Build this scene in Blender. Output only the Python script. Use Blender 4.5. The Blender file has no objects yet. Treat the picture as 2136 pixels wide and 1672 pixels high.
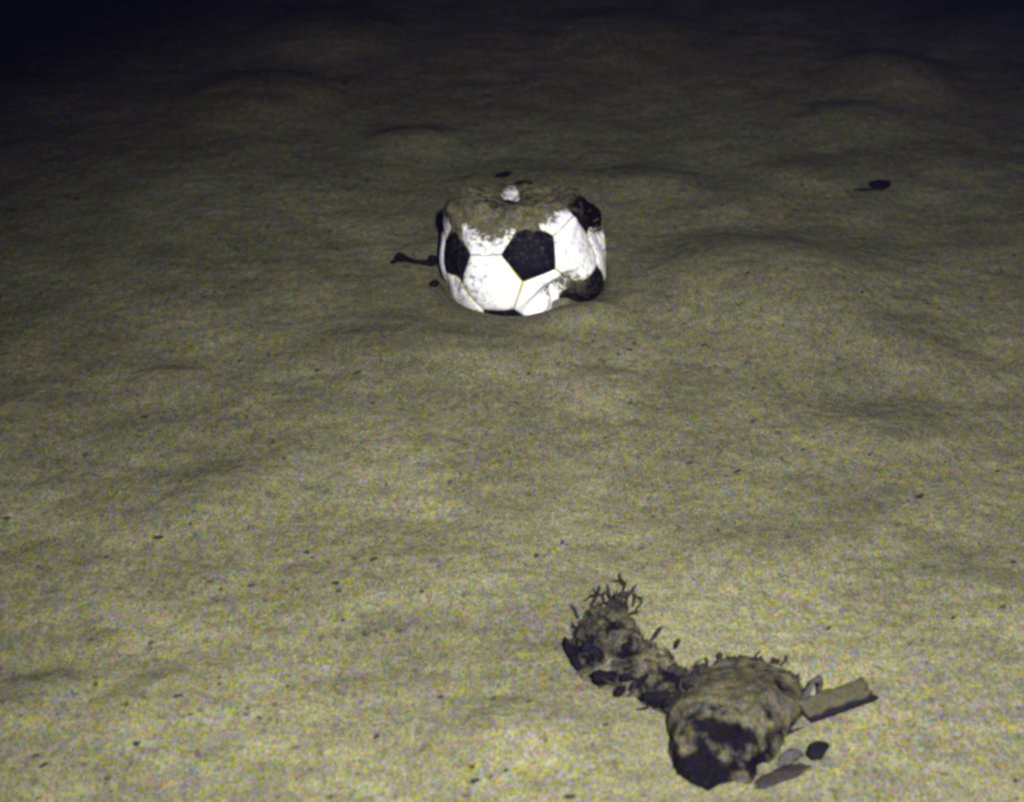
import bpy, math, random
import numpy as np
from mathutils import Vector, Matrix

# ------------------------------------------------------------------ camera, world, light
S = bpy.context.scene
COL = S.collection
W, H = 2136, 1672
FPX = 3608.0
PITCH = math.radians(32.0)
CAMH = 1.08
cam = bpy.data.cameras.new('camera'); camo = bpy.data.objects.new('camera', cam); COL.objects.link(camo)
camo.location = (0, 0, CAMH)
camo.rotation_euler = (math.pi / 2 - PITCH, 0, 0)
cam.sensor_width = 36; cam.lens = 36 * FPX / W
cam.clip_start = 0.02; cam.clip_end = 400
cam.dof.use_dof = True; cam.dof.focus_distance = 2.0; cam.dof.aperture_fstop = 5.6
S.camera = camo

world = bpy.data.worlds.new('World'); S.world = world; world.use_nodes = True
bg = world.node_tree.nodes['Background']
bg.inputs[0].default_value = (0.11, 0.10, 0.55, 1); bg.inputs[1].default_value = 0.15
S.view_settings.view_transform = 'Standard'; S.view_settings.look = 'None'
S.cycles.filter_width = 3.0
S.view_settings.exposure = 0; S.view_settings.gamma = 1

def spot(name, loc, target, power, color, size_deg, blend, radius):
    l = bpy.data.lights.new(name, 'SPOT'); o = bpy.data.objects.new(name, l); COL.objects.link(o)
    l.energy = power; l.color = color; l.spot_size = math.radians(size_deg); l.spot_blend = blend
    l.shadow_soft_size = radius
    o.location = loc
    o.rotation_euler = (Vector(target) - Vector(loc)).to_track_quat('-Z', 'Y').to_euler()
    return o
# the lamp carried by the survey vehicle, above the camera: the only light this far down
spot('vehicle_lamp', (0.16, -0.10, 1.32), (0.17, 0.87, 0), 625, (1, 0.99, 0.95), 71, 1.0, 0.03)

# ------------------------------------------------------------------ helpers
CP, SP = math.cos(PITCH), math.sin(PITCH)
RIGHT = np.array([1, 0, 0.0]); UP = np.array([0, SP, CP]); FWD = np.array([0, CP, -SP])
CAM = np.array([0, 0, CAMH])

def ray(px, py):
    return FWD + RIGHT * (px - W / 2) / FPX - UP * (py - H / 2) / FPX
def at(px, py, z=0.0):
    r = ray(px, py); t = (z - CAMH) / r[2]
    return CAM + r * t

_rng = np.random.RandomState(7)
_perm = _rng.permutation(512)
_perm = np.concatenate([_perm, _perm, _perm])
_g3 = _rng.normal(size=(512, 3)); _g3 /= np.linalg.norm(_g3, axis=1)[:, None]
def pnoise(x, y, z=0.0):
    x, y, z = np.broadcast_arrays(np.asarray(x, float), np.asarray(y, float), np.asarray(z, float))
    xi = np.floor(x).astype(int); yi = np.floor(y).astype(int); zi = np.floor(z).astype(int)
    xf, yf, zf = x - xi, y - yi, z - zi
    f = lambda t: t * t * t * (t * (t * 6 - 15) + 10)
    u, v, w = f(xf), f(yf), f(zf)
    def g(a, b, c):
        h = _perm[(_perm[(_perm[(xi + a) & 511] + yi + b) & 511] + zi + c) & 511]
        G = _g3[h]
        return G[..., 0] * (xf - a) + G[..., 1] * (yf - b) + G[..., 2] * (zf - c)
    L = lambda t, a, b: a + t * (b - a)
    return L(w, L(v, L(u, g(0, 0, 0), g(1, 0, 0)), L(u, g(0, 1, 0), g(1, 1, 0))),
             L(v, L(u, g(0, 0, 1), g(1, 0, 1)), L(u, g(0, 1, 1), g(1, 1, 1))))
def fbm(x, y, z=0.0, o=4):
    s = 0; a = 1; k = 1
    for i in range(o):
        s = s + a * pnoise(np.asarray(x) * k + 17.3 * i, np.asarray(y) * k - 9.1 * i, np.asarray(z) * k + 3.7 * i)
        a *= 0.5; k *= 2.03
    return s
def sstep(a, b, x):
    t = np.clip((x - a) / (b - a), 0, 1); return t * t * (3 - 2 * t)

def tag(o, label=None, cat=None, group=None, kind=None):
    if label: o['label'] = label
    if cat: o['category'] = cat
    if group: o['group'] = group
    if kind: o['kind'] = kind
    return o
def empty(name, loc):
    o = bpy.data.objects.new(name, None); COL.objects.link(o); o.location = loc
    o.empty_display_size = 0.02
    return o
def mesh_obj(name, V, F, mat, parent=None, smooth=True, attrs=None, origin=None):
    me = bpy.data.meshes.new(name)
    V = np.asarray(V, float)
    org = np.zeros(3) if origin is None else np.asarray(origin, float)
    if parent is not None: org = np.array(parent.location)
    me.from_pydata([tuple(v) for v in (V - org)], [], [tuple(int(i) for i in f) for f in F])
    me.update()
    if smooth: me.polygons.foreach_set('use_smooth', [True] * len(me.polygons))
    for k, a in (attrs or {}).items():
        at_ = me.attributes.new(k, 'FLOAT', 'POINT'); at_.data.foreach_set('value', np.asarray(a, dtype=np.float32))
    me.materials.append(mat)
    o = bpy.data.objects.new(name, me); COL.objects.link(o)
    if parent is not None: o.parent = parent
    elif origin is not None: o.location = org
    return o

# ------------------------------------------------------------------ materials
class NT:
    def __init__(s, name):
        s.m = bpy.data.materials.new(name); s.m.use_nodes = True
        s.t = s.m.node_tree; s.b = s.t.nodes['Principled BSDF']
    def n(s, typ, **kw):
        x = s.t.nodes.new(typ)
        for k, v in kw.items(): setattr(x, k, v)
        return x
    def l(s, a, b): s.t.links.new(a, b)
    def noise(s, vec, scale, detail=2, rough=0.5):
        x = s.n('ShaderNodeTexNoise'); x.inputs['Scale'].default_value = scale
        x.inputs['Detail'].default_value = detail; x.inputs['Roughness'].default_value = rough
        s.l(vec, x.inputs['Vector']); return x
    def ramp(s, fac, stops):
        x = s.n('ShaderNodeValToRGB'); e = x.color_ramp.elements
        while len(e) < len(stops): e.new(0.5)
        for q, (p, c) in zip(e, stops): q.position = p; q.color = (*c, 1)
        s.l(fac, x.inputs[0]); return x.outputs[0]
    def mix(s, fac, a, b, mode='MIX'):
        x = s.n('ShaderNodeMix', data_type='RGBA', blend_type=mode)
        for sock, v in ((x.inputs[0], fac), (x.inputs[6], a), (x.inputs[7], b)):
            if isinstance(v, (int, float)): sock.default_value = v
            elif isinstance(v, tuple): sock.default_value = (*v, 1)
            else: s.l(v, sock)
        return x.outputs[2]
    def math(s, op, a, b=0.0, clamp=False):
        x = s.n('ShaderNodeMath', operation=op, use_clamp=clamp)
        for sock, v in ((x.inputs[0], a), (x.inputs[1], b)):
            if isinstance(v, (int, float)): sock.default_value = v
            else: s.l(v, sock)
        return x.outputs[0]
    def coord(s, sc=(1, 1, 1)):
        g = s.n('ShaderNodeNewGeometry'); mp = s.n('ShaderNodeMapping'); mp.inputs['Scale'].default_value = sc
        s.l(g.outputs['Position'], mp.inputs[0]); return mp.outputs[0]
    def attr(s, name):
        x = s.n('ShaderNodeAttribute', attribute_name=name); return x.outputs['Fac']
    def bump(s, h, strength, dist):
        x = s.n('ShaderNodeBump'); x.inputs['Strength'].default_value = strength; x.inputs['Distance'].default_value = dist
        s.l(h, x.inputs['Height']); s.l(x.outputs[0], s.b.inputs['Normal'])

SILT = (0.110, 0.108, 0.058)
def grain(t, base, amount=1.0):
    """fine multi-coloured mineral grains mixed through a base colour"""
    v = t.coord((1, 0.62, 0.8))
    lum = t.noise(v, 430, 2, 0.75)
    chroma = t.noise(v, 290, 1, 0.6)
    a = amount * 0.92
    lr = t.ramp(lum.outputs['Fac'], [(0.30, (1 - .58 * a,) * 3), (0.5, (1, 1, 1)), (0.70, (1 + .62 * a,) * 3)])
    cr = t.ramp(chroma.outputs['Fac'], [(0.33, (1 + .1 * a, 1 + .12 * a, 1 - .8 * a)), (0.5, (1, 1, 1)),
                                        (0.67, (1 - .05 * a, 1 - .12 * a, 1 + 1.15 * a))])
    c = t.mix(1.0, base, lr, 'MULTIPLY')
    co = t.noise(t.coord((1, 0.5, 0.8)), 120, 3, 0.75)
    cl = t.ramp(co.outputs['Fac'], [(0.32, (1 - .24 * a, 1 - .26 * a, 1 - .08 * a)), (0.5, (1, 1, 1)), (0.68, (1 + .2 * a, 1 + .23 * a, 1 + .10 * a))])
    c = t.mix(1.0, c, cl, 'MULTIPLY')
    rg = t.noise(t.coord((1.1, 0.7, 0.9)), 320, 1, 0.6)
    rr = t.ramp(rg.outputs['Fac'], [(0.33, (1 + .30 * a, 1 - .14 * a, 1 + .1 * a)), (0.5, (1, 1, 1)), (0.67, (1 - .24 * a, 1 + .10 * a, 1 - .1 * a))])
    c = t.mix(1.0, c, rr, 'MULTIPLY')
    return t.mix(1.0, c, cr, 'MULTIPLY'), lum

def silt_mat(name, dark_attr=None, base=SILT, amount=1.0):
    t = NT(name)
    v = t.coord()
    vm = t.coord((1, 1, 1))
    big = t.noise(vm, 9, 4, 0.6)
    c = t.mix(big.outputs['Fac'], tuple(x * 0.80 for x in base), tuple(x * 1.2 for x in base))
    # broad irregular patches of paler, freshly settled silt
    pt = t.noise(t.coord((1, 1.2, 1)), 3.6, 5, 0.58)
    c = t.mix(1.0, c, t.ramp(pt.outputs['Fac'], [(0.36, (.84, .84, .86)), (0.52, (1, 1, 1)), (0.66, (1.26, 1.26, 1.28))]), 'MULTIPLY')
    # streaky mottling laid down by the current
    sv = t.n('ShaderNodeMapping'); sv.inputs['Rotation'].default_value = (0, 0, math.radians(-35)); sv.inputs['Scale'].default_value = (0.35, 1, 0.6)
    t.l(v, sv.inputs[0])
    st = t.noise(sv.outputs[0], 34, 4, 0.62)
    c = t.mix(1.0, c, t.ramp(st.outputs['Fac'], [(0.34, (.80, .80, .83)), (0.5, (1, 1, 1)), (0.64, (1.15, 1.15, 1.12))]), 'MULTIPLY')
    # sparse dark organic flecks
    fl = t.noise(t.coord((1, 0.8, 1)), 95, 2, 0.55)
    fm = t.ramp(fl.outputs['Fac'], [(0.0, (0, 0, 0)), (0.635, (0, 0, 0)), (0.72, (1, 1, 1))])
    c = t.mix(t.math('MULTIPLY', fm, 0.62), c, (0.025, 0.023, 0.03))
    if dark_attr:
        d = t.attr(dark_attr)
        dn = t.noise(v, 85, 5, 0.72)
        dd = t.math('ADD', d, t.math('MULTIPLY', t.math('SUBTRACT', dn.outputs['Fac'], 0.5), 2.1))
        dm = t.ramp(dd, [(0.0, (0, 0, 0)), (0.28, (0, 0, 0)), (0.95, (1, 1, 1))])
        c = t.mix(dm, c, (0.0035, 0.003, 0.005))
    c, lum = grain(t, c, amount)
    t.l(c, t.b.inputs['Base Color'])
    t.b.inputs['Roughness'].default_value = 0.95
    t.b.inputs['Specular IOR Level'].default_value = 0.03
    h = t.math('ADD', t.math('MULTIPLY', t.noise(v, 70, 4, 0.6).outputs['Fac'], 1.0), t.math('MULTIPLY', lum.outputs['Fac'], 0.12))
    t.bump(h, 0.55, 0.006)
    return t.m
M_floor = silt_mat('seabed_silt')
M_lump = silt_mat('silt_crust', 'dark', base=(0.066, 0.062, 0.036))
M_ballsilt = silt_mat('silt_on_ball', 'dark', base=(0.115, 0.110, 0.062))

def panel_mat(name, white):
    t = NT(name)
    v = t.coord()
    edge = t.attr('edge'); dust = t.attr('dust')
    if white:
        base = t.mix(t.noise(v, 30, 3).outputs['Fac'], (0.82, 0.82, 0.84), (0.90, 0.90, 0.86))
        # yellowed glue line beside the seam, then dark thread groove
        em = t.ramp(edge, [(0.0, (1, 1, 1)), (0.030, (1, 1, 1)), (0.085, (0, 0, 0))])
        yn = t.ramp(t.noise(v, 14, 1).outputs['Fac'], [(0.44, (0, 0, 0)), (0.56, (1, 1, 1))])
        base = t.mix(t.math('MULTIPLY', em, yn), base, (0.60, 0.50, 0.05))
        em2 = t.ramp(edge, [(0.0, (0, 0, 0)), (0.010, (0, 0, 0)), (0.03, (1, 1, 1))])
        base = t.mix(em2, (0.20, 0.18, 0.14), base)
    else:
        base = t.mix(t.noise(v, 60, 3).outputs['Fac'], (0.002, 0.002, 0.006), (0.006, 0.005, 0.010))
    sp = t.noise(v, 170, 3, 0.7)
    s = t.math('ADD', t.math('SUBTRACT', sp.outputs['Fac'], 0.5), t.math('MULTIPLY', dust, 0.42 if white else 0.30))
    sm = t.ramp(s, [(0.0, (0, 0, 0)), (0.06, (0, 0, 0)), (0.30, (1, 1, 1))])
    base = t.mix(sm, base, (0.085, 0.08, 0.045) if white else (0.05, 0.045, 0.035))
    base, _ = grain(t, base, 0.35)
    t.l(base, t.b.inputs['Base Color'])
    t.b.inputs['Roughness'].default_value = 0.7 if white else 0.6
    t.b.inputs['Specular IOR Level'].default_value = 0.25 if white else 0.05
    t.bump(t.noise(v, 160, 3, 0.6).outputs['Fac'], 0.3, 0.0015)
    return t.m
M_white = panel_mat('white_leather', True)
M_black = panel_mat('black_leather', False)

def plain_mat(name, c1, c2, scale=60, rough=0.85, amount=0.6):
    t = NT(name); v = t.coord()
    b = t.mix(t.noise(v, scale, 4, 0.65).outputs['Fac'], c1, c2)
    b, _ = grain(t, b, amount)
    t.l(b, t.b.inputs['Base Color']); t.b.inputs['Roughness'].default_value = rough
    t.b.inputs['Specular IOR Level'].default_value = 0.04
    t.bump(t.noise(v, 180, 3, 0.6).outputs['Fac'], 0.5, 0.003)
    return t.m
M_dark = plain_mat('dark_stone', (0.0015, 0.0013, 0.0035), (0.008, 0.007, 0.011))
M_grit = plain_mat('dark_grit', (0.006, 0.005, 0.008), (0.030, 0.027, 0.022))
M_crumb = plain_mat('brown_crumb', (0.008, 0.007, 0.012), (0.045, 0.04, 0.032))
M_wood = plain_mat('sodden_wood', (0.022, 0.021, 0.013), (0.060, 0.056, 0.033))
M_edgeshade = plain_mat('painted_edge_shade', (0.004, 0.004, 0.008), (0.012, 0.010, 0.014))  # near-black colour that paints the shade on the plank's side face
M_grey = plain_mat('grey_crust', (0.018, 0.018, 0.024), (0.06, 0.057, 0.05))

# ------------------------------------------------------------------ seabed
BR = 0.11                                     # ball radius
BALL = at(1090, 524, 0.036)
mounds = []                                   # x, y, rx, ry, height, angle
def mound(px, py, wpx, h, ar=1.0, ang=0.0):
    p = at(px, py); d = np.linalg.norm(p - CAM); r = wpx * d / FPX
    mounds.append((p[0], p[1], r, r * ar, h, math.radians(ang)))
mound(545, 205, 150, 0.030, 0.9, 10); mound(860, 300, 85, 0.020, 0.9)
mound(1130, 415, 190, 0.018, 0.8); mound(1350, 385, 110, 0.018, 0.8)
mound(1850, 165, 120, 0.035, 1.0); mound(1790, 255, 100, 0.02, .8); mound(1290, 75, 140, 0.028, 1.0)
mound(1630, 610, 260, 0.042, 0.85, -25); mound(340, 805, 75, 0.013, 0.9, 20)
mound(1250, 815, 90, 0.012, 0.9); mound(1090, 725, 190, 0.012, 0.5); mound(800, 740, 150, 0.013, 0.8, 30)
mound(1090, 1515, 110, 0.016, 0.7, 10); mound(450, 1030, 160, 0.012, 0.6, 35)
mound(1840, 900, 160, 0.012, 0.6, -15); mound(1700, 1380, 130, 0.014, 0.6); mound(360, 1450, 180, 0.012, 0.5, 30)
mound(80, 870, 120, 0.010, .8, 30); mound(1560, 1170, 150, 0.007, .6); mound(1700, 370, 110, 0.014, .7, 10)
mound(60, 1460, 130, .010, .6, 30); mound(880, 1190, 180, .008, .6, 20); mound(2050, 1250, 160, .009, .6, -10)
mound(700, 70, 130, .03, 1); mound(1900, 730, 150, .012, .6, -30); mound(1500, 430, 160, .014, .6, 20)

def ground_h(x, y):
    x = np.asarray(x, float); y = np.asarray(y, float)
    z = np.zeros(np.broadcast(x, y).shape)
    for mx, my, rx, ry, h, a in mounds:
        dx, dy = x - mx, y - my
        u = (dx * math.cos(a) + dy * math.sin(a)) / rx; v = (-dx * math.sin(a) + dy * math.cos(a)) / ry
        z = z + 0.95 * h * np.exp(-(u * u + v * v) ** 1.4)
    wx = 0.05 * pnoise(x * 4, y * 4, 5.0); wy = 0.05 * pnoise(x * 4, y * 4, 9.0)
    a = math.radians(33)
    u = (x + wx) * math.cos(a) + (y + wy) * math.sin(a); v = -(x + wx) * math.sin(a) + (y + wy) * math.cos(a)
    z = z + 0.014 * fbm(u * 1.6, v * 2.2, 0.3, 2)
    z = z + 0.0019 * fbm(u * 6, v * 19, 2.0, 2)          # streaky current ripples
    z = z + 0.0034 * fbm(x * 13, y * 11, 4.0, 4)
    z = z + 0.0009 * fbm(x * 95, y * 80, 8.0, 3)
    # scour hollow and collar around the ball
    d = np.hypot(x - BALL[0], y - BALL[1])
    return z
def gh(x, y): return float(ground_h(x, y)) - GZ
def collar(x, y):
    d = np.hypot(x - BALL[0], y - BALL[1])
    dl = np.hypot(x - LUMPC[0], y - LUMPC[1])
    return d, dl
LUMPC = at(1530, 1520)
GZ = 0.0
_bz = float(ground_h(BALL[0], BALL[1]))
def full_h(x, y):
    z = ground_h(x, y)
    d = np.hypot(x - BALL[0], y - BALL[1])
    k = np.exp(-(d / 0.17) ** 4)
    z = z * (1 - k) + 0.005 * np.exp(-((d - 0.145) / 0.025) ** 2) - 0.012 * np.exp(-((d - 0.100) / 0.012) ** 4)
    # silt banked against the right foot of the ball
    bx, by = at(1215, 668)[:2]
    z = z + 0.015 * np.exp(-(((x - bx) / 0.055) ** 2 + ((y - by) / 0.035) ** 2) ** 1.2)
    dl = np.hypot(x - LUMPC[0], y - LUMPC[1])
    k = np.exp(-(dl / 0.20) ** 4)
    return z * (1 - 0.8 * k)
def gz(x, y): return float(full_h(x, y))
def on(px, py, up=0.0):
    """the point of the seabed seen at a pixel of the photograph"""
    z = 0.0
    for i in range(8):
        p = at(px, py, z); z = gz(p[0], p[1])
    p[2] = z + up
    return p

def axis(lo, hi, step, far):
    a = list(np.arange(lo, hi, step)); s = step
    x = a[-1]
    while x < far: s *= 1.12; x += s; a.append(x)
    s = step; x = a[0]; b = []
    while x > -far: s *= 1.12; x -= s; b.append(x)
    return np.array(b[::-1] + a)
xs = axis(-0.85, 0.85, 0.0030, 60)
ys = axis(0.95, 3.0, 0.0042, 60)
X, Y = np.meshgrid(xs, ys)
Z = full_h(X, Y)
fade = sstep(30, 10, np.hypot(X, Y)); Z = Z * fade
nx, ny = len(xs), len(ys)
me = bpy.data.meshes.new('seabed')
me.vertices.add(nx * ny)
me.vertices.foreach_set('co', np.stack([X, Y, Z], -1).astype(np.float32).ravel())
i = (np.arange(ny - 1)[:, None] * nx + np.arange(nx - 1)[None]).ravel()
quads = np.stack([i, i + 1, i + nx + 1, i + nx], -1).astype(np.int32)
me.loops.add(quads.size); me.loops.foreach_set('vertex_index', quads.ravel())
me.polygons.add(len(quads)); me.polygons.foreach_set('loop_start', np.arange(0, quads.size, 4, dtype=np.int32))
me.update(calc_edges=True); me.polygons.foreach_set('use_smooth', np.ones(len(quads), dtype=bool))
me.materials.append(M_floor)
seabed = bpy.data.objects.new('seabed', me); COL.objects.link(seabed); tag(seabed, kind='structure')

# ------------------------------------------------------------------ the football
# view frame at the ball: right, up, towards the camera
bf = CAM - BALL; bf /= np.linalg.norm(bf)
br = np.cross([0, 0, 1.0], bf); br /= np.linalg.norm(br)
bu = np.cross(bf, br)
def vdir(x, y, z=None):
    if z is None: z = math.sqrt(max(0, 1 - x * x - y * y))
    v = x * br + y * bu + z * bf
    return v / np.linalg.norm(v)
phi = (1 + 5 ** .5) / 2
ico = np.array([(0, s1, s2 * phi) for s1 in (-1, 1) for s2 in (-1, 1)] + [(s1, s2 * phi, 0) for s1 in (-1, 1) for s2 in (-1, 1)]
               + [(s2 * phi, 0, s1) for s1 in (-1, 1) for s2 in (-1, 1)], float)
ico /= np.linalg.norm(ico, axis=1)[:, None]
A = ico[0]; nb = [v for v in ico if 0.3 < v @ A < 0.6]
def frame(a, b):
    b = b - (a @ b) * a; b /= np.linalg.norm(b); return np.stack([a, b, np.cross(a, b)], 1)
c_dir = vdir(0.10, -0.02); l_dir = vdir(-0.80, -0.06)
ROT = frame(c_dir, l_dir) @ frame(A, nb[0]).T
ico = ico @ ROT.T
def truncated():
    nbrs = {i: [j for j in range(12) if 0.3 < ico[i] @ ico[j] < 0.6] for i in range(12)}
    vert = {(i, j): (2 * ico[i] + ico[j]) / 3 for i in nbrs for j in nbrs[i]}
    polys = []
    def order(pts):
        c = sum(pts) / len(pts); n = c / np.linalg.norm(c)
        e = pts[0] - c; e /= np.linalg.norm(e); f = np.cross(n, e)
        return sorted(pts, key=lambda p: math.atan2((p - c) @ f, (p - c) @ e))
    for i in nbrs: polys.append(('black', order([vert[(i, j)] for j in nbrs[i]])))
    for i in range(12):
        for j in nbrs[i]:
            for k in nbrs[i]:
                if i < j < k and k in nbrs[j]:
                    polys.append(('white', order([vert[(p, q)] for p in (i, j, k) for q in (i, j, k) if p != q])))
    return polys

dents = [  # view-frame centre (x, y), sizes along/across, angle in the view, depth (fraction of R)
    ((0.30, -0.50), 0.30, 0.085, 38, 0.13),
    ((0.52, -0.46), 0.10, 0.20, -30, 0.32),
    ((0.52, -0.66), 0.20, 0.14, 20, 0.20),
    ((-0.30, 0.55), 0.22, 0.16, 20, 0.05),
    ((-0.83, -0.36), 0.10, 0.12, 0, 0.07),
    ((-0.93, 0.30), 0.5, 0.16, 90, 0.03),
    ((0.05, 0.62), 0.6, 0.05, -14, 0.05),
    ((0.92, 0.36), 0.40, 0.22, 80, 0.12),
    ((0.90, -0.42), 0.22, 0.20, 0, -0.05),
    ((-0.86, 0.46), 0.20, 0.16, 0, -0.06),
    ((0.62, 0.10), 0.40, 0.05, 75, 0.018),
    ((-0.45, -0.15), 0.35, 0.05, 60, 0.015),
]
def ball_pos(d):
    """unit directions -> deflated ball surface points (relative to the ball centre)"""
    d = d / np.linalg.norm(d, axis=1)[:, None]
    vx, vy, vz = d @ br, d @ bu, d @ bf
    r = np.ones(len(d))
    for (cx, cy), sa, sb, ang, dep in dents:
        a = math.radians(ang); dx, dy = vx - cx, vy - cy
        u = (dx * math.cos(a) + dy * math.sin(a)) / sa; v = (-dx * math.sin(a) + dy * math.cos(a)) / sb
        r -= dep * np.exp(-(u * u + v * v) ** 1.5) * (vz > -0.1)
    r += 0.026 * fbm(d[:, 0] * 2.6 + 3, d[:, 1] * 2.6, d[:, 2] * 2.6, 2)
    p = d * r[:, None]
    z = p[:, 2]
    zm = np.where(z > 0, 1.05, 0.9)
    q = 5.0
    z2 = z / (1 + (np.abs(z) / zm) ** q) ** (1 / q)
    # the crown has fallen in
    rad = np.hypot(p[:, 0], p[:, 1] - 0.12)
    z2 = z2 - np.where(z > 0, 0.26 * np.exp(-(rad / 0.50) ** 4), 0)
    z2 = z2 + np.where(z > 0.3, 0.05 * fbm(p[:, 0] * 4, p[:, 1] * 4, 1.0, 2), 0)
    # far side of the crown sags
    z2 = z2 - np.where(z > 0, 0.14 * sstep(-0.1, 0.9, p[:, 1]), 0)
    # walls bulge a little
    s = np.ones(len(z))
    s = s * (1.0 - 0.03 * sstep(0.3, 1.0, np.abs(z)))
    return np.stack([p[:, 0] * s, p[:, 1] * s, z2], 1) * BR

COVER = ((0.84, 0.50, 0.17), (0.88, 0.34, 0.10), (-0.82, 0.47, 0.12))
BARE = ((-0.14, 0.66, 0.12), (0.50, 0.36, 0.12), (0.62, 0.30, 0.12))
def dust_of(d, p):
    d = d / np.linalg.norm(d, axis=1)[:, None]
    vx, vy = d @ br, d @ bu; vz = d @ bf
    n = fbm(d[:, 0] * 5, d[:, 1] * 5, d[:, 2] * 5 + 4, 3)
    u = 0.10 + 1.0 * sstep(0.55, 0.85, d[:, 2] + 0.22 * n)
    for cx, cy, r, s in ((-0.36, 0.36, 0.29, 0.85), (0.52, -0.52, 0.15, 0.50), (0.28, -0.46, 0.12, 0.5), (0.62, 0.15, 0.5, 0.10), (0.55, 0.45, .22, .35),
                         (-0.62, -0.42, 0.2, 0.25), (-0.02, -0.30, .40, -.26), (0.60, 0.0, .3, -.05), (0.66, -0.40, 0.11, .6)):
        u = u + s * np.exp(-(((vx - cx) ** 2 + (vy - cy) ** 2) / r ** 2)) * (vz > -.2)
    
    px, py = (p @ br) / BR, (p @ bu) / BR
    for cx, cy, r in COVER: u = u + 0.9 * np.exp(-((px - cx) ** 2 + (py - cy) ** 2) / r ** 2)
    for cx, cy, r in BARE: u = u - 1.1 * np.exp(-((px - cx) ** 2 + (py - cy) ** 2) / r ** 2)
    return u

ball = empty('football', (BALL[0], BALL[1], BALL[2] - 0.058))
tag(ball, 'half deflated black and white football with caved-in silt covered top', 'football')
K = 16
for kind, pts in truncated():
    c = sum(pts) / len(pts); n = len(pts)
    V = []; E = []; F = []; idx = {}
    def vid(p, e):
        key = tuple(np.round(p, 6))
        if key not in idx: idx[key] = len(V); V.append(p); E.append(e)
        return idx[key]
    for s in range(n):
        a, b = pts[s], pts[(s + 1) % n]
        g = {}
        for i in range(K + 1):
            for j in range(K + 1 - i):
                # denser near the rim
                ii, jj = i / K, j / K
                t = ii + jj; t2 = 1 - (1 - t) ** 1.35 if t < 1 else 1.0
                f = t2 / t if t > 0 else 0
                p = c + (a - c) * ii * f + (b - c) * jj * f
                g[i, j] = vid(p, 1 - t2)
        for i in range(K):
            for j in range(K - i):
                F.append((g[i, j], g[i + 1, j], g[i, j + 1]))
                if i + j < K - 1: F.append((g[i + 1, j], g[i + 1, j + 1], g[i, j + 1]))
    V = np.array(V); E = np.array(E)
    P = ball_pos(V)
    D = V / np.linalg.norm(V, axis=1)[:, None]
    # panels are slightly pillowed, stitched seams sunk
    h = 0.016 * (1 - np.exp(-(E / 0.16) ** 1.6)) - 0.008 * np.exp(-(E / 0.05) ** 2) - 0.004
    P = P + D * (h * BR)[:, None]
    mesh_obj('black_panel' if kind == 'black' else 'white_panel', P + BALL, F, M_black if kind == 'black' else M_white,
             ball, attrs={'edge': E, 'dust': dust_of(V, P)})

# silt that has settled on the crown: a skin of its own lying on the panels
nu, nv = 220, 110
th = np.linspace(0, 2 * math.pi, nu, endpoint=False); el = np.linspace(0, 1, nv) * math.radians(78)
T, L = np.meshgrid(th, el)
D = np.stack([np.sin(L) * np.cos(T), np.sin(L) * np.sin(T), np.cos(L)], -1).reshape(-1, 3)
P = ball_pos(D)
n1 = fbm(D[:, 0] * 4.5, D[:, 1] * 4.5, D[:, 2] * 4.5 + 2, 4); n2 = fbm(P[:, 0] * 110, P[:, 1] * 110, P[:, 2] * 110, 3)
vx, vy, vz = D @ br, D @ bu, D @ bf
cov = sstep(0.56, 0.80, D[:, 2] + 0.20 * n1)
cov = cov * 1.3 - 0.3
for cx, cy, r, s in ((0.58, 0.45, 0.14, -0.7), (0.25, 0.34, 0.12, -0.4), (-0.35, 0.45, 0.2, 0.12), (-0.72, 0.52, 0.20, 0.8), (-0.75, .25, .2, .5)):
    m = np.hypot((P @ br) / BR - cx, (P @ bu) / BR - cy) if False else np.hypot(vx - cx, vy - cy)
    cov = cov + s * np.exp(-(m / r) ** 2)
for cx, cy, r in COVER: cov = cov + 1.3 * np.exp(-(((P @ br) / BR - cx) ** 2 + ((P @ bu) / BR - cy) ** 2) / r ** 2) * (vz > -.5)
for cx, cy, r in BARE: cov = cov - 1.8 * np.exp(-(((P @ br) / BR - cx) ** 2 + ((P @ bu) / BR - cy) ** 2) / r ** 2)
thk = 0.007 * cov + 0.010 * fbm(P[:, 0] * 42, P[:, 1] * 38, P[:, 2] * 38, 2) * np.clip(cov, 0, 1) + 0.0030 * n2 * np.clip(cov + .3, 0, 1) - 0.001
thk = np.clip(thk, -0.003, 0.018)
P2 = P + D * thk[:, None] * np.array([0.6, 0.6, 1.0]) + BALL
F = []
keep = thk > -0.0022
dark = 0.12 + 0.5 * pnoise(D[:, 0] * 9, D[:, 1] * 9, D[:, 2] * 9)
for cx, cy, r, s in ((0.72, 0.50, 0.22, 0.9), (-0.1, 0.9, .3, .35), (-.35, .62, .15, .5)):
    dark = dark + s * np.exp(-(np.hypot(vx - cx, vy - cy) / r) ** 2)
for cx, cy, r in COVER: dark = dark + (0.8 if cx > 0 else 0.25) * np.exp(-(((P @ br) / BR - cx) ** 2 + ((P @ bu) / BR - cy) ** 2) / (r * 1.3) ** 2)
for r_ in range(nv - 1):
    for q in range(nu):
        a, b = r_ * nu + q, r_ * nu + (q + 1) % nu; c_, d_ = b + nu, a + nu
        if keep[[a, b, c_, d_]].any(): F.append((a, d_, c_, b))
so = mesh_obj('silt', P2, F, M_ballsilt, attrs={'dark': dark}, origin=tuple(BALL))
tag(so, 'lumpy olive grey silt settled over the caved-in top of the football', 'silt', kind='stuff')

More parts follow.
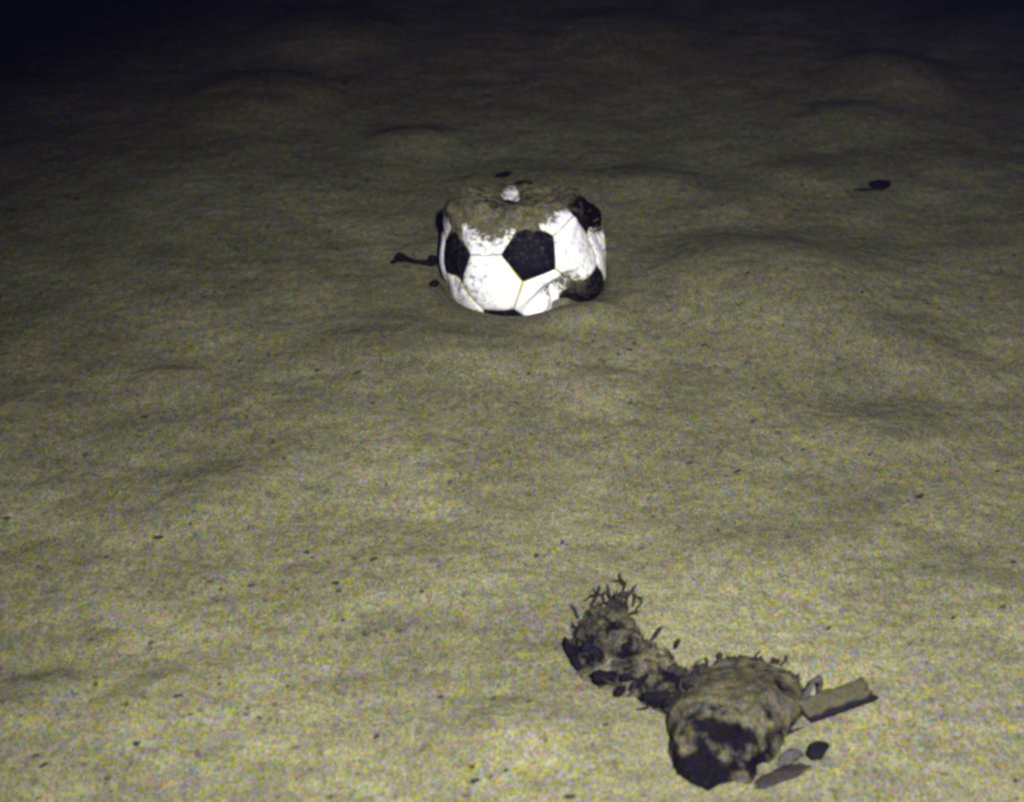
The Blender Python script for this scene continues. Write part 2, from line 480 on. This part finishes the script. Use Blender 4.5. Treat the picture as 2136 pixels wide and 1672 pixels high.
# ------------------------------------------------------------------ irregular solids
def blob(r, seed, n=14, squash=(1, 1, 0.6), rough=0.35, freq=1.6):
    V = []; F = []
    m = 2 * n
    for i in range(n + 1):
        for j in range(m):
            t = math.pi * i / n; p = 2 * math.pi * j / m
            V.append((math.sin(t) * math.cos(p), math.sin(t) * math.sin(p), math.cos(t)))
    V = np.array(V)
    k = 1 + rough * fbm(V[:, 0] * freq + seed * 3.1, V[:, 1] * freq + seed * 7.7, V[:, 2] * freq, 3)
    V = V * k[:, None] * r * np.array(squash)
    for i in range(n):
        for j in range(m):
            a, b = i * m + j, i * m + (j + 1) % m
            F.append((a, a + m, b + m, b))
    return V, F
def rotz(V, a):
    c, s = math.cos(a), math.sin(a); return np.asarray(V) @ np.array([[c, s, 0], [-s, c, 0], [0, 0, 1]])
def rotx(V, a):
    c, s = math.cos(a), math.sin(a); return np.asarray(V) @ np.array([[1, 0, 0], [0, c, s], [0, -s, c]])
def roty(V, a):
    c, s = math.cos(a), math.sin(a); return np.asarray(V) @ np.array([[c, 0, -s], [0, 1, 0], [s, 0, c]])
def tube(pts, rad, seg=10, seed=0, rough=0.25):
    pts = [np.asarray(p, float) for p in pts]
    # resample
    Q = []; R = []
    for a in range(len(pts) - 1):
        for k in range(6):
            t = k / 6; Q.append(pts[a] * (1 - t) + pts[a + 1] * t); R.append(rad[a] * (1 - t) + rad[a + 1] * t)
    Q.append(pts[-1]); R.append(rad[-1]); Q = np.array(Q)
    V = []; F = []
    for i, (q, r) in enumerate(zip(Q, R)):
        t = Q[min(i + 1, len(Q) - 1)] - Q[max(i - 1, 0)]; t /= np.linalg.norm(t)
        a = np.cross(t, [0, 0, 1.0]); 
        if np.linalg.norm(a) < 1e-3: a = np.array([1.0, 0, 0])
        a /= np.linalg.norm(a); b = np.cross(t, a)
        for j in range(seg):
            w = 2 * math.pi * j / seg
            rr = r * (1 + rough * float(pnoise(q[0] * 150 + seed, q[1] * 150 + j * 0.7, q[2] * 150)))
            V.append(q + rr * (math.cos(w) * a + math.sin(w) * b))
    n = len(Q)
    for i in range(n - 1):
        for j in range(seg):
            a, b = i * seg + j, i * seg + (j + 1) % seg; F.append((a, b, b + seg, a + seg))
    F.append(tuple(range(seg))[::-1]); F.append(tuple((n - 1) * seg + j for j in range(seg)))
    return V, F
def slab(L_, W_, T_, seed, n=18, wob=0.12):
    """rough-edged flat piece, closed, long axis x"""
    nx_, ny_ = n, 8
    V = []; F = []
    for side in (1, -1):
        for i in range(nx_ + 1):
            for j in range(ny_ + 1):
                u = i / nx_ * 2 - 1; v = j / ny_ * 2 - 1
                e = wob * float(pnoise(u * 2.5 + seed, (1 if v > 0 else -1) * 3.3, 1.0)) * 2
                eu = wob * float(pnoise(v * 2.0 + seed, (1 if u > 0 else -1) * 5.3, 4.0))
                z = side * T_ / 2 * (1 - 0.5 * max(abs(u), abs(v)) ** 8) + 0.15 * T_ * float(pnoise(u * 4 + seed, v * 3, side))
                V.append((u * L_ / 2 * (1 + eu), v * W_ / 2 * (1 + e), z))
    N = (nx_ + 1) * (ny_ + 1)
    def id_(i, j, s): return s * N + i * (ny_ + 1) + j
    for i in range(nx_):
        for j in range(ny_):
            F.append((id_(i, j, 0), id_(i + 1, j, 0), id_(i + 1, j + 1, 0), id_(i, j + 1, 0)))
            F.append((id_(i, j, 1), id_(i, j + 1, 1), id_(i + 1, j + 1, 1), id_(i + 1, j, 1)))
    for i in range(nx_):
        F.append((id_(i, 0, 0), id_(i, 0, 1), id_(i + 1, 0, 1), id_(i + 1, 0, 0)))
        F.append((id_(i, ny_, 0), id_(i + 1, ny_, 0), id_(i + 1, ny_, 1), id_(i, ny_, 1)))
    for j in range(ny_):
        F.append((id_(0, j, 0), id_(0, j + 1, 0), id_(0, j + 1, 1), id_(0, j, 1)))
        F.append((id_(nx_, j, 0), id_(nx_, j, 1), id_(nx_, j + 1, 1), id_(nx_, j + 1, 0)))
    return np.array(V), F

# ------------------------------------------------------------------ big silted lump, lower right
def in_px(P):
    """where points of the place sit in the photograph (for laying out patches)"""
    q = P - CAM; zf = q @ FWD
    return np.stack([W / 2 + FPX * (q @ RIGHT) / zf, H / 2 - FPX * (q @ UP) / zf], -1)
def heap(outline_px, height, nr=60, na=160, prof=3.0, seed=0, rough=0.006, freq=45, pits=(), top_shift=(0, 0), back=0.0):
    pts = np.array([at(*p)[:2] for p in outline_px])
    c = pts.mean(0)
    ang = np.arctan2(pts[:, 1] - c[1], pts[:, 0] - c[0]); rr = np.hypot(*(pts - c).T)
    o = np.argsort(ang); ang = ang[o]; rr = rr[o]
    aa = np.linspace(-math.pi, math.pi, na, endpoint=False)
    R = np.interp(aa, np.r_[ang - 2 * math.pi, ang, ang + 2 * math.pi], np.r_[rr, rr, rr])
    R = R * (1 + 0.035 * fbm(np.cos(aa) * 5 + seed, np.sin(aa) * 5, 0.0, 3))
    V = []; F = []
    s = np.linspace(0, 1, nr)
    s = np.concatenate([s, [1.0]])
    ss, AA = np.meshgrid(s, aa, indexing='ij')
    RR = ss * R[None]
    zz = height * (1 - ss ** prof) ** 0.6
    zz = zz * (1 - back * sstep(-0.15, 1.0, ss * np.sin(AA)))
    X_ = c[0] + RR * np.cos(AA) + top_shift[0] * zz; Y_ = c[1] + RR * np.sin(AA) + top_shift[1] * zz
    g = full_h(X_, Y_)
    Z_ = g + zz
    Z_[-1] -= 0.03
    P = np.stack([X_, Y_, Z_], -1).reshape(-1, 3)
    cen = np.array([c[0], c[1], g.mean() + height * 0.3])
    nn = P - cen; nn /= np.linalg.norm(nn, axis=1)[:, None]
    disp = rough * fbm(P[:, 0] * freq + seed, P[:, 1] * freq, P[:, 2] * freq, 4)
    disp = disp + 0.0016 * fbm(P[:, 0] * 170, P[:, 1] * 170, P[:, 2] * 170, 3)
    dark = 0.26 + 0.9 * fbm(P[:, 0] * 55, P[:, 1] * 55, P[:, 2] * 55, 3)
    q = in_px(P)
    for x0, y0, a, b, rot, s_, dep in pits:
        ra = math.radians(rot); dx, dy = q[:, 0] - x0, q[:, 1] - y0
        u = (dx * math.cos(ra) - dy * math.sin(ra)) / a; v = (dx * math.sin(ra) + dy * math.cos(ra)) / b
        e = np.exp(-(u * u + v * v) ** 1.3)
        dark = dark + 1.15 * s_ * e; disp = disp - dep * e
    P = P + nn * disp[:, None]
    n = len(s)
    for i in range(n - 1):
        for j in range(na):
            a, b = i * na + j, i * na + (j + 1) % na
            F.append((a, a + na, b + na, b))
    return P, F, dark, np.array([c[0], c[1], float(g.mean())])

lump_outline = [(1398, 1540), (1400, 1590), (1408, 1618), (1440, 1638), (1462, 1642), (1477, 1648), (1495, 1642), (1530, 1636), (1565, 1642),
                (1592, 1608), (1640, 1543), (1664, 1505), (1672, 1460), (1662, 1420), (1630, 1395), (1580, 1378), (1500, 1378), (1440, 1405), (1405, 1450), (1395, 1500)]
pits = [(1490, 1525, 62, 30, -14, 0.75, 0.010), (1545, 1545, 38, 35, 0, 0.7, 0.010), (1455, 1580, 40, 40, 20, 0.6, 0.007),
        (1510, 1610, 70, 30, 0, 0.75, 0.006), (1590, 1600, 45, 18, 50, 0.9, 0.006), (1625, 1535, 30, 16, 30, 0.5, 0.003),
        (1420, 1615, 30, 30, 0, 0.8, 0.0), (1605, 1480, 40, 28, 0, 0.30, 0.004), (1470, 1645, 45, 18, 0, 0.7, 0),
        (1645, 1430, 20, 25, 0, 0.35, 0.003), (1400, 1540, 12, 60, 0, 0.35, 0),
        (1560, 1440, 120, 40, 0, -0.05, 0)]
P, F, dark, c = heap(lump_outline, 0.050, prof=4.0, rough=0.008, freq=26, pits=pits, seed=3, back=0.8, nr=90, na=240)
lump = mesh_obj('debris_clump', P, F, M_lump, attrs={'dark': dark}, origin=c)
tag(lump, 'big rounded silt-crusted clump of dark debris in the lower right foreground', 'debris')

rnd = random.Random(21)
rim = [(1398, 1490), (1412, 1440), (1450, 1402), (1500, 1385), (1560, 1378), (1610, 1392), (1650, 1420), (1668, 1460), (1650, 1520), (1610, 1585)]
for k in range(56):
    t_ = rnd.random() * 8.999; i_ = int(t_); f_ = t_ - i_
    px = rim[i_][0] * (1 - f_) + rim[i_ + 1][0] * f_ + rnd.gauss(0, 7); py = rim[i_][1] * (1 - f_) + rim[i_ + 1][1] * f_ + rnd.gauss(5, 9)
    a = on(px, py, 0.006); w_ = rnd.uniform(0, math.pi * 2); L_ = rnd.uniform(.005, .014)
    b = a + np.array([math.cos(w_) * L_ * .8, math.sin(w_) * L_ * .8, rnd.uniform(.002, .010)])
    V, F = tube([a, (a + b) / 2 + np.array([rnd.uniform(-.003, .003) for _ in range(3)]), b], [.0014, .0011, .0005], seg=6, seed=k, rough=.8)
    mesh_obj('sprig', V, F, M_grit, lump)

# long low tangle running up-left out of the clump
tangle_c = on(1330, 1400)
tangle = empty('debris_tangle', tuple(tangle_c))
tag(tangle, 'ragged low tangle of dark fragments in silt trailing up-left from the clump', 'debris')
ol = [(1190, 1345), (1205, 1395), (1258, 1440), (1330, 1455), (1395, 1492), (1450, 1490), (1480, 1440), (1430, 1405), (1370, 1375), (1338, 1335), (1318, 1290), (1285, 1265), (1235, 1270), (1202, 1310)]
tp = [(1225, 1365, 26, 24, 0, 0.75, 0.004), (1265, 1418, 34, 15, 18, 0.95, 0.004), (1190, 1370, 10, 28, -25, 0.8, 0), (1400, 1475, 55, 12, -12, 0.8, 0.002),
      (1300, 1360, 20, 18, 0, 0.35, .002), (1420, 1415, 40, 14, 0, 0.40, 0.002), (1350, 1430, 50, 20, 0, 0.3, .002), (1290, 1300, 14, 30, 20, .35, 0),
      (1300, 1385, 30, 14, 0, .25, 0), (1240, 1310, 40, 25, 0, .30, 0), (1270, 1350, 90, 60, 0, .22, 0), (1380, 1430, 90, 50, 20, .25, 0)]
P, F, dark, c = heap(ol, 0.020, nr=60, na=220, prof=1.6, rough=0.010, freq=80, pits=tp, seed=11)
mesh_obj('silt_heap', P, F, M_lump, tangle, attrs={'dark': dark})
rnd = random.Random(5)
frs = [(1188, 1362, 58, 13, -62), (1200, 1385, 34, 12, -50), (1262, 1420, 62, 20, 22), (1226, 1362, 26, 22, 10), (1243, 1374, 30, 14, -20),
       (1306, 1424, 12, 20, 70), (1292, 1452, 24, 12, 40), (1330, 1434, 44, 9, 30), (1365, 1464, 60, 12, -18), (1408, 1476, 50, 12, -6),
       (1445, 1452, 12, 30, 60), (1305, 1362, 22, 12, 20), (1320, 1330, 28, 9, -10), (1275, 1268, 22, 14, 10), (1302, 1246, 12, 16, 60),
       (1293, 1284, 30, 10, -45), (1400, 1405, 26, 10, 25), (1420, 1412, 36, 12, -30), (1440, 1425, 40, 9, 30), (1212, 1330, 30, 16, 50),
       (1232, 1332, 18, 20, 80), (1262, 1362, 12, 18, 80), (1350, 1420, 30, 8, 40), (1465, 1402, 22, 7, 30), (1370, 1330, 34, 5, 50), (1412, 1352, 26, 5, 60),
       (1500, 1372, 12, 8, 0), (1345, 1395, 20, 8, -30), (1282, 1395, 18, 9, 10)]
for k, (px, py, l_, w_, a_) in enumerate(frs):
    p = on(px, py, 0.0); 
    V, F = blob(1.0, k * 1.7, 10, (l_ / 2255 * .55, w_ / 2255 * .75, 0.0035 + 0.002 * rnd.random()), rough=.75, freq=2.2)
    V = rotx(V, rnd.uniform(-.5, .5)); V = roty(V, rnd.uniform(-.35, .35)); V = rotz(V, math.radians(a_ * 1.2))
    up = 0.006
    inside = 1205 < px < 1450 and 1300 < py < 1480
    if inside: up = 0.015
    p = on(px, py + (14 if inside else 4), up)
    mesh_obj('fragment', V + p, F, (M_dark, M_grit)[0 if k < 12 else 1], tangle)

axis_px = [(1205, 1345), (1250, 1375), (1300, 1400), (1350, 1425), (1400, 1445), (1450, 1455)]
side_px = [(1235, 1300), (1270, 1290), (1295, 1270)]
for k in range(210):
    t_ = rnd.random() * 4.999; i_ = int(t_); f_ = t_ - i_
    px = axis_px[i_][0] * (1 - f_) + axis_px[i_ + 1][0] * f_; py = axis_px[i_][1] * (1 - f_) + axis_px[i_ + 1][1] * f_
    if k % 4 == 0: px, py = side_px[k // 4 % 3]
    px += rnd.gauss(0, 20); py += rnd.gauss(-2, 26)
    a = on(px, py, 0.004); w_ = rnd.uniform(0, math.pi * 2); L_ = rnd.uniform(.006, .022)
    b = a + np.array([math.cos(w_) * L_ * .8, math.sin(w_) * L_ * .8, rnd.uniform(.004, .020)])
    m_ = (a + b) / 2 + np.array([rnd.uniform(-.004, .004) for _ in range(3)])
    V, F = tube([a, m_, b], [.0013, .0010, .0005], seg=6, seed=k, rough=.8)
    mesh_obj('sprig', V, F, (M_grit, M_crumb, M_dark, M_crumb)[k % 4], tangle)

# plank end and loop on the right of the clump
pc = on(1750, 1462, 0.006)
plank = empty('plank', tuple(pc)); tag(plank, 'short flat silted plank end poking out right of the clump', 'plank')
pa, pb = at(1672, 1482, 0.012), at(1812, 1434, 0.012)
ang = math.atan2(pb[1] - pa[1], pb[0] - pa[0]); ln = np.linalg.norm(pb - pa)
V, F = slab(ln * 0.97, 0.019, 0.010, 2.2, n=40, wob=0.24)
V = rotz(rotx(V, 0.18), ang); mid = (pa + pb) / 2; mid[2] = gz(mid[0], mid[1]) + 0.013
V = V + (0.0013 * fbm(V[:, 0] * 160, V[:, 1] * 160, V[:, 2] * 160 + 3, 3))[:, None] * np.array([0.3, 1, 1])
mesh_obj('board', V + mid, F, M_wood, plank)
V, F = slab(ln * 0.95, 0.0035, 0.007, 8.1, n=24, wob=0.25)
off = rotz(np.array([[0.003, -0.0100, -0.0055]]), ang)[0]
mesh_obj('side_shade', rotz(V, ang) + mid + off, F, M_edgeshade, plank)  # thin dark strip added as painted shade along the plank's lower side

lp = on(1692, 1462, 0)
V, F = tube([lp + rotz(np.array([[x, 0, z]]), 0.5)[0] for x, z in ((-0.009, 0.0), (-0.007, 0.013), (-0.001, 0.023), (0.006, 0.026), (0.009, 0.018), (0.008, 0.008), (0.006, -0.002))],
            [0.0032, 0.0028, 0.0024, 0.003, 0.0026, 0.0022, 0.003], seed=4, rough=.7)
loop = mesh_obj('strap_loop', V, F, M_grey, origin=tuple(lp))
tag(loop, 'small upright dark loop of strap between the clump and the plank end', 'strap')

def single(name, px, py, lpx, wpx, ang, mat, label, cat, height=0.5, seed=1, sink=0.2, rough=.35):
    p = on(px, py); d = np.linalg.norm(p - CAM); s = d / FPX
    V, F = blob(1.0, seed, 16, rough=rough)
    V = V * np.array([lpx / 2 * s, wpx / 2 * s * 1.15, wpx / 2 * s * height / 0.6])
    V = rotz(V, math.radians(ang)) + p + np.array([0, 0, wpx / 2 * s * height * (1 - sink)])
    o = mesh_obj(name, V, F, mat, origin=tuple(p)); tag(o, label, cat); return o
single('stone', 1704, 1572, 56, 30, 52, M_dark, 'near-black oval stone just right of the clump', 'stone', height=.9, seed=2, rough=.45)
single('stone', 1648, 1584, 58, 24, 40, M_grey, 'dull grey stone between the clump and the black oval stone', 'stone', height=.9, seed=5, rough=.6)
single('shard', 1630, 1620, 125, 30, 26, M_grit, 'long narrow dark shard along the lower right foot of the clump', 'shard', seed=8, rough=.45)
single('stone', 1834, 392, 46, 26, 5, M_dark, 'small dark reddish stone alone on the far right silt', 'stone', seed=12, height=.7)
single('shard', 1800, 398, 40, 10, 4, M_grit, 'thin dark sliver standing in for the shadow tail left of the lone far stone', 'shard', seed=14)  # dark solid put in as the shadow tail of the stone

# twig beside the ball
tp0 = [on(816, 552, 0.003), on(836, 549, 0.009), on(862, 552, 0.006), on(900, 556, 0.004), on(925, 556, 0.004)]
tw = empty('twig', tuple(tp0[2])); tag(tw, 'dark knobbly twig lying against the left side of the football', 'twig')
V, F = tube(tp0, [0.002, 0.0045, 0.0028, 0.0036, 0.003], seed=1, rough=.6); mesh_obj('stem', V, F, M_dark, tw)
V, F = blob(0.007, 21, 10, (1.1, .8, 0.9)); mesh_obj('knob', V + on(836, 547, 0.008), F, M_dark, tw)
for k, (px, py, s) in enumerate(((900, 540, 10), (897, 512, 8), (906, 590, 9))):
    pass
for (px, py, l_, w_, a, lab) in ((903, 548, 22, 22, 0, 'dark crumb of debris wedged between the twig and the football'),
                                (906, 596, 22, 16, 40, 'dark crumb at the lower left foot of the football'),
                                (1050, 368, 36, 12, 30, 'dark shard standing in for the shadow on the silt just behind the football'),  # dark solid drawn for the streak of shadow behind the ball
                                (1092, 384, 34, 10, 0, 'low dark shard hard against the back of the football')):
    single('shard' if 'shard' in lab else 'crumb', px, py, l_, w_, a, M_dark, lab, 'shard' if 'shard' in lab else 'crumb', seed=px, height=.8)

# ------------------------------------------------------------------ small pebbles and grit strewn over the silt
specks = [(640,1152,15),(330,1121,14),(315,1341,15),(780,1166,12),(740,1166,12),(700,1216,14),(200,1427,14),(285,1551,18),(75,1576,15),(90,1596,13),
 (225,1623,15),(985,1598,15),(1055,1606,14),(990,1628,14),(592,956,11),(569,923,9),(525,1221,13),(880,1233,12),(920,1453,14),(370,1451,12),(690,1661,13),
 (785,1536,14),(600,1431,11),(715,1293,11),(15,1081,15),(80,1181,10),(1173,1132,12),(1119,1159,13),(1438,966,13),(1538,983,12),(1263,913,9),(1918,1036,14),
 (1498,1108,12),(2113,1173,14),(2093,1266,15),(1675,938,9),(2118,1628,15),(1188,1661,16),(1263,1511,12),(2080,983,10),(1728,1311,10),(1988,1288,12),
 (1323,717,12),(1315,730,10),(1560,570,14),(1798,610,11),(1673,387,11),(1468,720,9),(1753,492,8),(160,415,12),(745,777,12),(720,175,12),(1015,200,10),(765,377,9),
 (840,802,8),(662,772,9),(30,800,9),(685,1172,8),(706,1232,12),(650,1162,8),(1060,700,6),(480,560,8),(1240,700,7),(300,870,9),(960,1060,8)]
rnd = random.Random(11)
for k in range(150):
    specks.append((rnd.uniform(5, 2130), 1672 * (1 - rnd.random() ** 1.25 * 0.8), rnd.uniform(4.5, 8.5)))
protos = []
for k in range(6):
    V, F = blob(1.0, 30 + k * 2.3, 8, (1, 0.75, 0.5), rough=.5)
    mm = bpy.data.meshes.new('pebble'); mm.from_pydata([tuple(v) for v in V], [], F); mm.update()
    mm.polygons.foreach_set('use_smooth', [True] * len(mm.polygons)); mm.materials.append(M_grit if k % 2 else M_crumb); protos.append(mm)
for k, (px, py, s) in enumerate(specks):
    if 900 < px < 1280 and 370 < py < 660: continue
    if 1170 < px < 1830 and 1230 < py < 1670 and k > 70: continue
    p = on(px, py); d = np.linalg.norm(p - CAM)
    o = bpy.data.objects.new('pebble', protos[k % 6]); COL.objects.link(o)
    r = s / 2 * d / FPX * 0.85
    st = rnd.choice([1, 1, 1.3, 1.9])
    o.scale = (r * st, r, r * 1.1); o.rotation_euler = (0, 0, math.radians(30) + rnd.uniform(-.5, .5))
    o.location = (p[0], p[1], p[2] + r * 0.15)
    tag(o, 'tiny dark pebble or crumb strewn on the open silt', 'pebble', 'tiny dark pebbles strewn over the silt')

# ------------------------------------------------------------------ the murky water itself
def box(name, lo, hi, mat):
    (x0, y0, z0), (x1, y1, z1) = lo, hi
    V = [(x0, y0, z0), (x1, y0, z0), (x1, y1, z0), (x0, y1, z0), (x0, y0, z1), (x1, y0, z1), (x1, y1, z1), (x0, y1, z1)]
    F = [(0, 3, 2, 1), (4, 5, 6, 7), (0, 1, 5, 4), (1, 2, 6, 5), (2, 3, 7, 6), (3, 0, 4, 7)]
    return mesh_obj(name, V, F, mat, smooth=False)
hm = bpy.data.materials.new('murky_water'); hm.use_nodes = True; ht = hm.node_tree
ht.nodes.remove(ht.nodes['Principled BSDF'])
pv = ht.nodes.new('ShaderNodeVolumePrincipled'); pv.inputs['Density'].default_value = 0.0015
pv.inputs['Color'].default_value = (0.30, 0.30, 0.95, 1); pv.inputs['Anisotropy'].default_value = 0.3
ht.links.new(pv.outputs[0], ht.nodes['Material Output'].inputs['Volume'])
hz = box('haze', (-75, -75, -2.5), (75, 75, 3.0), hm); tag(hz, kind='stuff')
